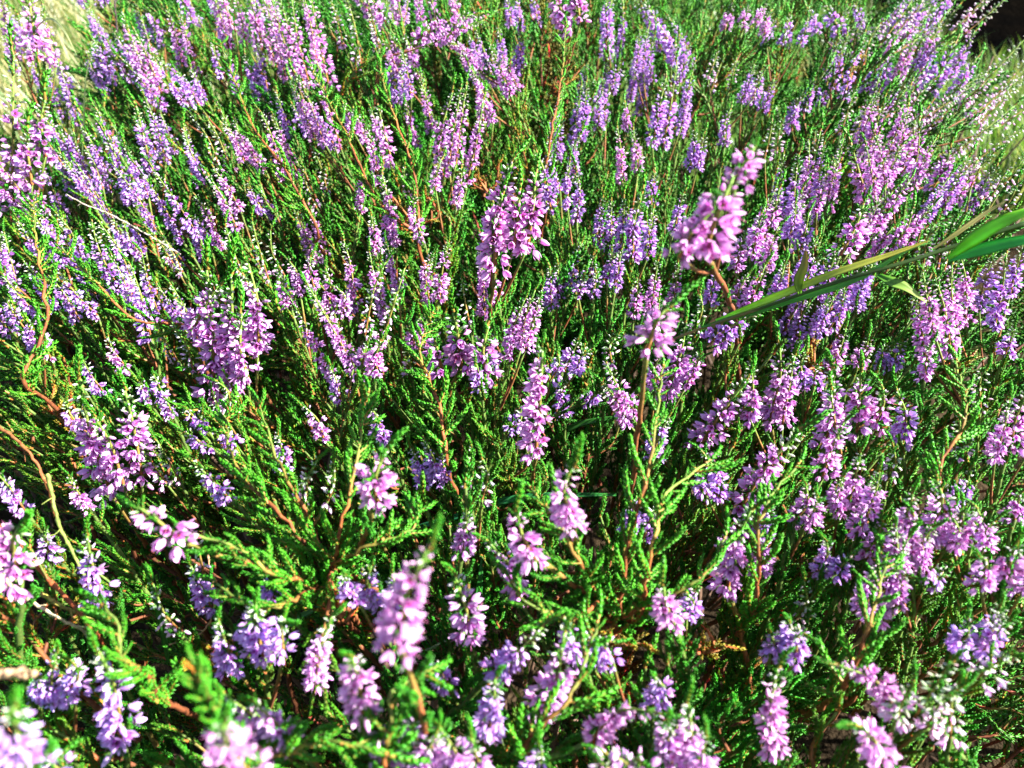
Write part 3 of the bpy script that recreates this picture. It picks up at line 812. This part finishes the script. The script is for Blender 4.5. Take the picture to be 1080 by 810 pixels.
# ------------------------------------------------------------------ deep undergrowth (one mass)
def undergrowth():
    r = np.random.default_rng(77)
    ps = []
    protos = []
    for k in range(5):
        s, f = green_proto(900 + k, 0.085, True); protos.append(join([s, f]))
    # cheap branches
    cheap = []
    for k in range(5):
        rr = np.random.default_rng(950 + k)
        path = curve([(0, 0, 0), (rr.normal() * .008, rr.normal() * .008, .05), (rr.normal() * .018, rr.normal() * .018, .10)], 8)
        g = [tube(path, np.linspace(.0011, .0005, 8), stem_cols(8, rr) * .5, 3, 2)]
        l = shoots_along(path, rr, .0042, t0=.1)
        for i in range(3):
            sel = [q for q in l if int(q[2] * 3) == i]
            if sel: g.append(scatter(SHOOT_FAR[i], [q[0] * .8 for q in sel], [q[1] for q in sel], rr.uniform(.7, 1.2, size=(len(sel), 1)) * np.ones((1, 3))))
        cheap.append(join(g))
    sel = {}
    def put(kind, z, loc, sc, tint):
        sel.setdefault(kind, []).append((frame(z, r.random() * 6.28) * sc, loc, tint))
    n = 0
    while n < 1550:
        y = r.uniform(-.02, 1.35) ** 1.0; x = r.uniform(-1.05, 1.05)
        if abs(x) > .30 + .72 * max(0, y) : continue
        z = canopy_z(x, y) - r.uniform(.06, .20) - (0.1 if y > 1.15 else 0)
        px, py, dd = to_px((x, y, z))
        gq = gap(px, py)
        if gq > .2: z -= .09 * gq
        if py > 430:
            z -= .03
            if r.random() < .38: continue
        if gq > .3 and r.random() < .85 * gq: continue
        if px > 965 + max(0, py) * .3 and py < 260: continue
        if px < 165 - .7 * py: continue
        dirz = nrm(lean_at(px, max(0, py)) + r.normal(size=3) * .30)
        dead = noise.noise(Vector((x * 9, y * 9, 3))) > 0.36
        g = r.uniform(.75, 1.2)
        v_ = r.random(); tint = (4.2 * g, .6 * g, 2.0 * g) if dead else ((.8 + 1.3 * v_ * v_) * g, g, g * (1 + .5 * v_))
        near = dd < .55
        put(('p' if near else 'c', int(r.integers(0, 5))), dirz, np.array([x, y, z]) - dirz * .08, r.uniform(.85, 1.25), tint)
        n += 1
    for (k, i), l in sel.items():
        ps.append(scatter((protos if k == 'p' else cheap)[i], [a for a, b, c in l], [b for a, b, c in l], [c for a, b, c in l]))
    # woody twigs low in the bush
    for _ in range(260):
        y = r.uniform(0, 1.2); x = r.uniform(-1, 1) * (.3 + .7 * y)
        z0 = r.uniform(.0, .12); d = nrm(np.array([x * .5, .1, 1]) + r.normal(size=3) * .45)
        b = np.array([x, y, z0]); L = r.uniform(.15, .32)
        e = b + d * L
        e[2] = min(e[2], canopy_z(x, y) - .05)
        pa = curve([b, (b + e) / 2 + r.normal(size=3) * .015, e], 8)
        ps.append(tube(pa, np.linspace(.003, .0009, 8), np.array((.07, .04, .025)) * r.uniform(.5, 1.6), 4, 2, .3))
    p = join(ps)
    o = link('heather_undergrowth', mesh_of('heather_undergrowth', p))
    o['kind'] = 'stuff'; o['label'] = 'dense dark green heather growth deep inside the bush'
undergrowth()

# ------------------------------------------------------------------ dry orange patches: small dead shoots
def dry_tuft(px, py, spread, n, fac, label, seed):
    r = np.random.default_rng(seed)
    D = canopy_depth(px, py) * fac
    c = at(px, py, D) - np.array([0, 0, .03])
    t = thing('dry_heather_twig', label, 'dry twig', c, 'dry brown heather twigs')
    st = []; fo = []
    for k in range(n):
        d = nrm(np.array([r.normal() * .6, r.normal() * .5 - .1, .8]))
        L = spread * D / FPX * r.uniform(.6, 1.5)
        e = c + d * L
        pa = curve([c + r.normal(size=3) * .002, c + d * L * .5 + r.normal(size=3) * .003, e], 8)
        st.append(tube(pa, np.linspace(.0011, .0004, 8), np.array((.26, .10, .035)) * r.uniform(.7, 1.3), 4, 2, .2))
        l = shoots_along(pa, r, .004, t0=.2)
        fo.append(scatter(SHOOT[0], [q[0] * .9 for q in l], [q[1] for q in l], [(7.5 * g, .95 * g, 2.2 * g) for g in r.uniform(.6, 1.2, len(l))]))
    part('stem', join(st), t, c); part('dead_foliage', join(fo), t, c)
for k, a in enumerate([(435, 200, 34, 7, .96, 'rust-orange dry heather twig in the upper middle, left of the big pink cluster'),
                       (512, 165, 26, 5, 1.0, 'small rust-brown dry twig just above the big pink cluster'),
                       (868, 345, 28, 5, 1.0, 'rust-orange dry twig just below the grass stalk'),
                       (348, 598, 34, 7, .93, 'rust-orange dry twig at the fork of the two orange stems'),
                       (190, 665, 40, 7, 1.08, 'tangled brown dry twig in the dark gap at lower left'),
                       (12, 640, 36, 6, 1.0, 'rust-brown dry twig at the left edge below the pink tuft'),
                       (655, 632, 34, 6, .95, 'rust-orange dry twig at the foot of the tall orange stem'),
                       (55, 405, 36, 6, 1.0, 'rust-brown dry twig left of the wide lilac cluster'),
                       (590, 60, 22, 5, .98, 'thin rust-brown dry twig near the top edge, right of its middle'),
                       (905, 50, 26, 5, .98, 'rust-orange dry twig in the top right among pale spikes'),
                       (1020, 350, 26, 5, 1.0, 'rust-brown dry twig near the right edge beside a pink spike'),
                       (750, 640, 26, 5, 1.0, 'small rust-brown dry twig low, right of the tall orange stem')]):
    dry_tuft(*a, 400 + k)

# ------------------------------------------------------------------ grass blades, stalks, straws
def blade(pts, width, c0, c1, n=18, fold=.35, twist=0.0, facing=None):
    """a folded grass leaf along PTS with real thickness at its keel"""
    P = curve(pts, n); T = np.gradient(P, axis=0)
    V = []; C = []; F = []
    for i in range(n):
        t = i / (n - 1)
        z = nrm(T[i]); up = np.array(facing if facing is not None else -FW)
        x = nrm(np.cross(z, up)); y = np.cross(x, z)
        a = twist * t; x, y = x * math.cos(a) + y * math.sin(a), -x * math.sin(a) + y * math.cos(a)
        w = width / 2 * min(1, (0.35 + 2.2 * t)) * (1 - t ** 3) ** .8 + 1e-5
        c = np.array(c0) * (1 - t) + np.array(c1) * t
        for k, (u, v) in enumerate([(-1, fold), (-.5, fold * .3), (0, -.12), (.5, fold * .3), (1, fold), (.5, fold * .3 - .1), (0, -.28), (-.5, fold * .3 - .1)]):
            V.append(P[i] + x * u * w + y * v * w); C.append(c * (1.15 if k in (1, 3) else .95))
    for i in range(n - 1):
        for k in range(8):
            a, b = i * 8 + k, i * 8 + (k + 1) % 8
            F += [(a, b, b + 8), (a, b + 8, a + 8)]
    return Piece(V, F, C, 3)

def px_path(l):
    return [at(x, y, d) for x, y, d in l]

# the grass stalk reaching in from the right
o0 = at(735, 348, .40)
gs = thing('grass_stalk', 'green grass stalk with broad leaves leaning in from the right edge', 'grass', o0)
GR = (0.14, 0.46, 0.03); YG = (0.26, 0.36, 0.03); ST = (0.38, 0.27, 0.10)
part('culm', tube(curve(px_path([(700, 362, .42), (735, 348, .40), (800, 326, .375), (880, 298, .355), (940, 281, .345), (1000, 262, .34), (1092, 232, .33)]), 30),
                  np.linspace(.0007, .0011, 30), [(.20, .17, .05)] * 10 + [(.05, .10, .02)] * 20, 6, 3), gs, o0)
part('leaf', blade(px_path([(755, 338, .392), (820, 312, .366), (880, 288, .35), (940, 268, .342), (985, 252, .336)]), .0040, (.20, .50, .05), (.50, .42, .07)), gs, o0)
part('leaf', blade(px_path([(740, 345, .396), (830, 318, .368), (900, 296, .352), (960, 262, .34), (985, 256, .338)]), .0036, (.06, .28, .03), (.12, .38, .06)), gs, o0)
part('leaf', blade(px_path([(1000, 272, .335), (1030, 250, .325), (1062, 232, .318), (1110, 214, .31)]), .0062, GR, (.26, .60, .04), twist=.5), gs, o0)
part('leaf', blade(px_path([(1000, 274, .336), (1040, 262, .328), (1075, 254, .322), (1120, 246, .315)]), .0056, (.05, .38, .07), (.08, .50, .09)), gs, o0)
part('leaf', blade(px_path([(843, 310, .36), (842, 296, .356), (848, 280, .352), (850, 262, .35)]), .0048, (.12, .30, .02), (.30, .20, .05), twist=.6), gs, o0)
part('leaf', blade(px_path([(925, 290, .348), (940, 298, .344), (955, 304, .342), (978, 320, .34)]), .0055, (.05, .22, .02), (.28, .34, .06), twist=.7), gs, o0)
part('leaf', blade(px_path([(985, 262, .338), (1010, 245, .334), (1040, 224, .33), (1064, 210, .326)]), .0022, (.30, .28, .08), (.45, .40, .16)), gs, o0)

def single(name, label, cat, piece, loc, group=None):
    t = link(name, mesh_of(name, Piece(piece.v - loc, piece.f, piece.c, piece.m)), None, [float(q) for q in loc])
    t['label'] = label; t['category'] = cat
    if group: t['group'] = group
    return t
BL = [
 ([(650, 522, .40), (600, 522, .40), (540, 526, .40), (480, 545, .41), (385, 570, .43)], .0040, (.03, .20, .03), (.03, .26, .12), 'long blue-green grass blade lying across the middle of the bush'),
 ([(178, 700, .37), (172, 660, .36), (163, 625, .35), (150, 592, .34)], .0042, (.03, .15, .02), (.06, .28, .03), 'upright dark green grass blade in the dark gap at lower left'),
 ([(498, 700, .37), (500, 660, .36), (506, 615, .35), (508, 585, .35)], .0048, (.02, .14, .02), (.03, .20, .03), 'upright dark grass blade low in the middle beside the blurred pink spike'),
 ([(575, 470, .47), (600, 452, .46), (625, 444, .455), (668, 438, .45)], .0040, (.03, .14, .02), (.05, .22, .03), 'short green grass blade in the dark hollow right of centre'),
 ([(290, 655, .34), (315, 650, .335), (335, 641, .33), (352, 634, .33)], .0026, (.04, .18, .04), (.06, .25, .08), 'short thin grass blade just left below the forking orange stems'),
 ([(84, 220, .62), (88, 150, .60), (90, 90, .58), (96, 55, .57)], .0020, (.20, .34, .10), (.35, .42, .18), 'thin pale grass blade standing upright at upper left'),
 ([(30, 40, .62), (50, 20, .6), (66, 30, .58), (82, 60, .57)], .0022, (.30, .38, .16), (.45, .48, .24), 'arching pale grass blade at the top left corner'),
]
for pts, w, c0, c1, lab in BL:
    p = px_path(pts); single('grass_strand', lab, 'grass blade', blade(p, w, c0, c1), p[0], 'single grass blades in the heather')
TWG = [
 ('brown_stem', [(-20, 540, .33), (18, 572, .32), (60, 620, .315), (92, 655, .31), (110, 680, .32), (125, 720, .36)], .0010, (.24, .06, .02), 'orange-brown bare stem slanting down from the left edge', 'stem'),
 ('brown_stem', [(-20, 438, .37), (15, 462, .36), (38, 488, .355), (50, 515, .36), (58, 545, .38)], .0008, (.22, .08, .025), 'curved orange-brown bare stem above the left edge middle', 'stem'),
 ('green_stem', [(50, 500, .33), (62, 552, .325), (80, 590, .32), (95, 620, .318), (107, 655, .32)], .0008, (.16, .20, .04), 'yellow-green bare stem crossing the slanting orange-brown stem', 'stem'),
 ('green_stem', [(42, 625, .315), (62, 638, .315), (85, 648, .318), (104, 658, .32)], .0009, (.28, .24, .05), 'short yellowish bare stem joining the crossing stems at lower left', 'stem'),
 ('dry_straw', [(-10, 590, .30), (20, 625, .30), (55, 648, .305), (90, 668, .32), (105, 690, .34)], .0008, (.45, .38, .22), 'pale dry straw below the slanting orange-brown stem', 'straw'),
 ('dry_straw', [(-30, 712, .20), (0, 711, .20), (20, 710, .198), (38, 711, .197)], .0016, (.40, .26, .14), 'blurred tan straw stub poking in low on the left edge', 'straw'),
 ('dry_straw', [(880, 698, .37), (920, 665, .36), (958, 636, .355), (990, 606, .35)], .0009, (.32, .23, .09), 'long dry straw slanting up to the right, lower right', 'straw'),
 ('dry_straw', [(945, 705, .37), (962, 665, .36), (978, 635, .355), (994, 602, .35)], .0009, (.36, .30, .12), 'steeper dry straw meeting the slanting one at its tip', 'straw'),
 ('dry_straw', [(190, 268, .52), (160, 250, .50), (120, 228, .48), (88, 215, .47), (70, 205, .465)], .0006, (.30, .26, .20), 'pale grey dry twig between violet spikes at upper left', 'straw'),
 ('dry_straw', [(128, 80, .75), (124, 40, .72), (120, -10, .70)], .0010, (.07, .05, .05), 'thin dark upright stem at the top left', 'straw'),
 ('dry_straw', [(215, 560, .36), (222, 600, .35), (226, 640, .36), (212, 668, .37), (178, 680, .38)], .0006, (.36, .20, .10), 'thin curling brown tendril in the dark gap at lower left', 'straw'),
 ('dry_straw', [(640, 815, .33), (680, 795, .33), (700, 780, .335)], .0007, (.22, .12, .06), 'short brown twig at the bottom edge below the horizontal pink spike', 'straw'),
 ('dry_straw', [(435, 700, .35), (445, 690, .345), (458, 682, .34), (470, 676, .34)], .0009, (.20, .26, .12), 'short grey-green bare twig low in the middle', 'straw'),
]
def kinked(p, r_, c):
    """a bare stem with nodes, kinks, flaking bark colours and a few stubs"""
    r = np.random.default_rng(int(abs(p[0][0]) * 1e5) % 9999)
    P = curve(p, 40); P[1:-1] += r.normal(size=(38, 3)) * r_ * .22
    rad = np.linspace(r_, r_ * .65, 40) * (1 + .35 * (r.random(40) > .82)) * r.uniform(.85, 1.1, 40)
    cols = np.array(c)[None] * r.uniform(.55, 1.35, (40, 1)) * r.uniform(.9, 1.1, (40, 3))
    ps = [tube(P, rad, cols, 7, 2)]
    if r_ > .0012: return join(ps)
    for i in r.integers(4, 36, 5):
        d = frame(P[i + 1] - P[i], r.random() * 6)[:, 0] + nrm(P[i + 1] - P[i]) * .8; L = r.uniform(.002, .007)
        ps.append(tube(curve([P[i], P[i] + d * L * .5, P[i] + d * L + r.normal(size=3) * .001], 5), np.linspace(r_ * .5, r_ * .2, 5), np.array(c) * .8, 4, 2))
    return join(ps)
for nm, pts, r_, c, lab, cat in TWG:
    p = px_path(pts); single(nm, lab, cat, kinked(p, r_, c), p[0], 'bare stems and straws in the heather')

# the blurred leafy tip close to the lens at lower left
orange_tip = mesh_of('leafy_shoot', Piece(SHOOT[0].v, SHOOT[0].f, SHOOT[0].c * np.array([14, 1.3, 2.5]), SHOOT[0].m))
def near_tip():
    r = np.random.default_rng(3)
    pts = px_path([(268, 830, .21), (250, 790, .20), (225, 745, .185), (206, 712, .18)])
    path = curve(pts, 20); o = pts[0]
    t = thing('heather_shoot', 'blurred bright green leafy tip closest to the lens at lower left', 'heather shoot', o)
    part('stem', tube(path, np.linspace(.0008, .0004, 20), (.22, .16, .04), 6, 2), t, o)
    for R, p, rr, tt in shoots_along(path, r, .0011, t0=.05):
        c = link('leafy_shoot', fresh[int(rr * 2)], t)
        c.matrix_local = Matrix.Translation(Vector(p - o)) @ Matrix((R * .72).tolist()).to_4x4()
    c = link('leafy_shoot', orange_tip, t); c.matrix_local = Matrix.Translation(Vector(path[-1] - o)) @ Matrix((frame(path[-1] - path[-3]) * .6).tolist()).to_4x4()
near_tip()

# ------------------------------------------------------------------ ground and the grass beyond
def ground_mat(name, stops, scale):
    m = bpy.data.materials.new(name)
    nt, N, L = nodes(m)
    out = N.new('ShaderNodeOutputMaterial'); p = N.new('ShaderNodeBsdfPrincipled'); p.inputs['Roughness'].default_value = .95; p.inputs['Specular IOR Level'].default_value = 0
    tc = N.new('ShaderNodeTexCoord'); no = N.new('ShaderNodeTexNoise'); no.inputs['Scale'].default_value = scale; no.inputs['Detail'].default_value = 8
    cr = N.new('ShaderNodeValToRGB')
    cr.color_ramp.elements[0].position = .35; cr.color_ramp.elements[0].color = (*stops[0], 1)
    cr.color_ramp.elements[1].position = .65; cr.color_ramp.elements[1].color = (*stops[1], 1)
    L.new(tc.outputs['Object'], no.inputs['Vector']); L.new(no.outputs['Fac'], cr.inputs[0]); L.new(cr.outputs[0], p.inputs['Base Color'])
    n2 = N.new('ShaderNodeTexNoise'); n2.inputs['Scale'].default_value = scale * 12; n2.inputs['Detail'].default_value = 6
    L.new(tc.outputs['Object'], n2.inputs['Vector'])
    b = N.new('ShaderNodeBump'); b.inputs['Distance'].default_value = .02; b.inputs['Strength'].default_value = .8
    L.new(n2.outputs['Fac'], b.inputs['Height']); L.new(b.outputs[0], p.inputs['Normal']); L.new(p.outputs[0], out.inputs[0])
    return m

def sheet(name, x0, x1, y0, y1, nx, ny, hf, mat):
    xs = np.linspace(x0, x1, nx); ys = np.linspace(y0, y1, ny)
    me = bpy.data.meshes.new(name)
    V = [(x, y, hf(x, y)) for y in ys for x in xs]
    F = [(j * nx + i, j * nx + i + 1, (j + 1) * nx + i + 1, (j + 1) * nx + i) for j in range(ny - 1) for i in range(nx - 1)]
    me.from_pydata(V, [], F); me.materials.append(mat)
    for q in me.polygons: q.use_smooth = True
    o = link(name, me); o['kind'] = 'structure'; return o
gh = lambda x, y: 0.03 * noise.noise(Vector((x * .8, y * .8, 0))) + .01 * noise.noise(Vector((x * 5, y * 5, 1)))
sheet('meadow_ground', -40, 40, -30, 60, 180, 200, gh, ground_mat('meadow_soil', [(.03, .06, .012), (.10, .13, .035)], 3))
sheet('bush_soil', -1.3, 1.3, -.5, 1.30, 60, 50, lambda x, y: gh(x, y) + .03 * (1 - smooth(.8, 1.3, abs(x))) * (1 - smooth(1.1, 1.45, y)) * smooth(-.5, -.3, y) + .004 + .012 * noise.noise(Vector((x * 14, y * 14, 0))),
      ground_mat('peaty_soil', [(.012, .009, .006), (.05, .035, .02)], 18))

def grass():
    r = np.random.default_rng(21)
    n = 70000
    V = np.zeros((n, 7, 3)); C = np.zeros((n, 7, 3))
    k = 0
    while k < n:
        y = .5 + 4.5 * r.random() ** 1.7; x = r.uniform(-1, 1) * (0.9 + y * .75)
        if -.36 < x / y < .42 and r.random() < .85: continue
        if y < .9: continue
        if y < 1.35 and abs(x) < .30 + .72 * y + .02: continue
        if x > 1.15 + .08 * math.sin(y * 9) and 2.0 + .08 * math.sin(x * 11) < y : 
            continue          # kept clear for the sheet painted as deep shade
        h = r.uniform(.08, .24) * (1.2 if x < 0 else .8); a = r.random() * 6.28; le = r.uniform(.1, .6) * h; w = r.uniform(.0012, .003)
        d = np.array([math.cos(a), math.sin(a), 0]); s = np.array([-math.sin(a + r.normal()), math.cos(a), 0])
        b = np.array([x, y, gh(x, y)])
        for i, t in enumerate((0, .4, .75)):
            c = b + d * le * t * t + np.array([0, 0, h * (t - .15 * t * t)])
            V[k, i * 2] = c - s * w * (1 - t * .6); V[k, i * 2 + 1] = c + s * w * (1 - t * .6)
        V[k, 6] = b + d * le + np.array([0, 0, h * .86])
        straw = r.random() < (.55 if x < 0 else .3)
        c = np.array((.36, .33, .15) if x < 0 else (.22, .25, .13)) if straw else np.array((.09, .19, .04))
        C[k] = c * r.uniform(.7, 1.25)
        k += 1
    F = np.array([(0, 1, 3), (0, 3, 2), (2, 3, 5), (2, 5, 4), (4, 5, 6)])
    f = (F[None] + (np.arange(n) * 7)[:, None, None]).reshape(-1, 3)
    o = link('grass', mesh_of('grass', Piece(V.reshape(-1, 3), f, C.reshape(-1, 3), 3)))
    o['kind'] = 'stuff'; o['label'] = 'yellow green meadow grass beyond the bush'
grass()
o = sheet('painted_shade', 1.1, 4.6, 1.95, 6.2, 60, 60, lambda x, y: gh(x, y) + .004 + .04 * abs(noise.noise(Vector((x * 3, y * 3, 5)))), ground_mat('shade_black', [(.001, .001, .001), (.0025, .002, .0015)], 6))  # near-black sheet: deep tree shade put into the ground colour

# ------------------------------------------------------------------ light, sky, camera
SUN_EL, SUN_AZ = math.radians(38), math.radians(96)   # azimuth measured clockwise from +Y (view direction): from the right, slightly ahead
W = bpy.data.worlds.new('World'); SC.world = W; W.use_nodes = True
nt = W.node_tree; nt.nodes.clear()
sky = nt.nodes.new('ShaderNodeTexSky'); sky.sky_type = 'NISHITA'; sky.sun_disc = False
sky.sun_elevation = SUN_EL; sky.sun_rotation = SUN_AZ
bg = nt.nodes.new('ShaderNodeBackground'); bg.inputs['Strength'].default_value = 0.05
wo = nt.nodes.new('ShaderNodeOutputWorld')
nt.links.new(sky.outputs[0], bg.inputs[0]); nt.links.new(bg.outputs[0], wo.inputs[0])
ld = bpy.data.lights.new('sun', 'SUN'); ld.energy = 5.0; ld.angle = math.radians(.5); ld.color = (1, .96, .90)
lo_ = bpy.data.objects.new('sun', ld); COL.objects.link(lo_)
sd = Vector((math.sin(SUN_AZ) * math.cos(SUN_EL), math.cos(SUN_AZ) * math.cos(SUN_EL), math.sin(SUN_EL)))
lo_.rotation_euler = sd.to_track_quat('Z', 'Y').to_euler(); lo_.location = sd * 5

cd = bpy.data.cameras.new('camera'); cam = bpy.data.objects.new('camera', cd); COL.objects.link(cam)
cam.location = CAM.tolist(); cam.rotation_euler = (math.radians(90) - PITCH, 0, 0)
cd.sensor_width = 36; cd.lens = 36 * FPX / 1080; cd.clip_start = .01; cd.clip_end = 300
cd.dof.use_dof = True; cd.dof.focus_distance = .42; cd.dof.aperture_fstop = 12.5
SC.camera = cam
if 'DUMP' in __import__('os').environ: [print('LAB', o.name, '|', o['label']) for o in COL.objects if 'label' in o and not o.name.startswith('heather_shoot')]
SC.view_settings.view_transform = 'Standard'; SC.view_settings.look = 'None'
SC.view_settings.gamma = 1; SC.view_settings.exposure = 2.45
SC.cycles.max_bounces = 6; SC.cycles.diffuse_bounces = 3; SC.cycles.glossy_bounces = 2; SC.cycles.transmission_bounces = 4
SC.cycles.use_denoising = True
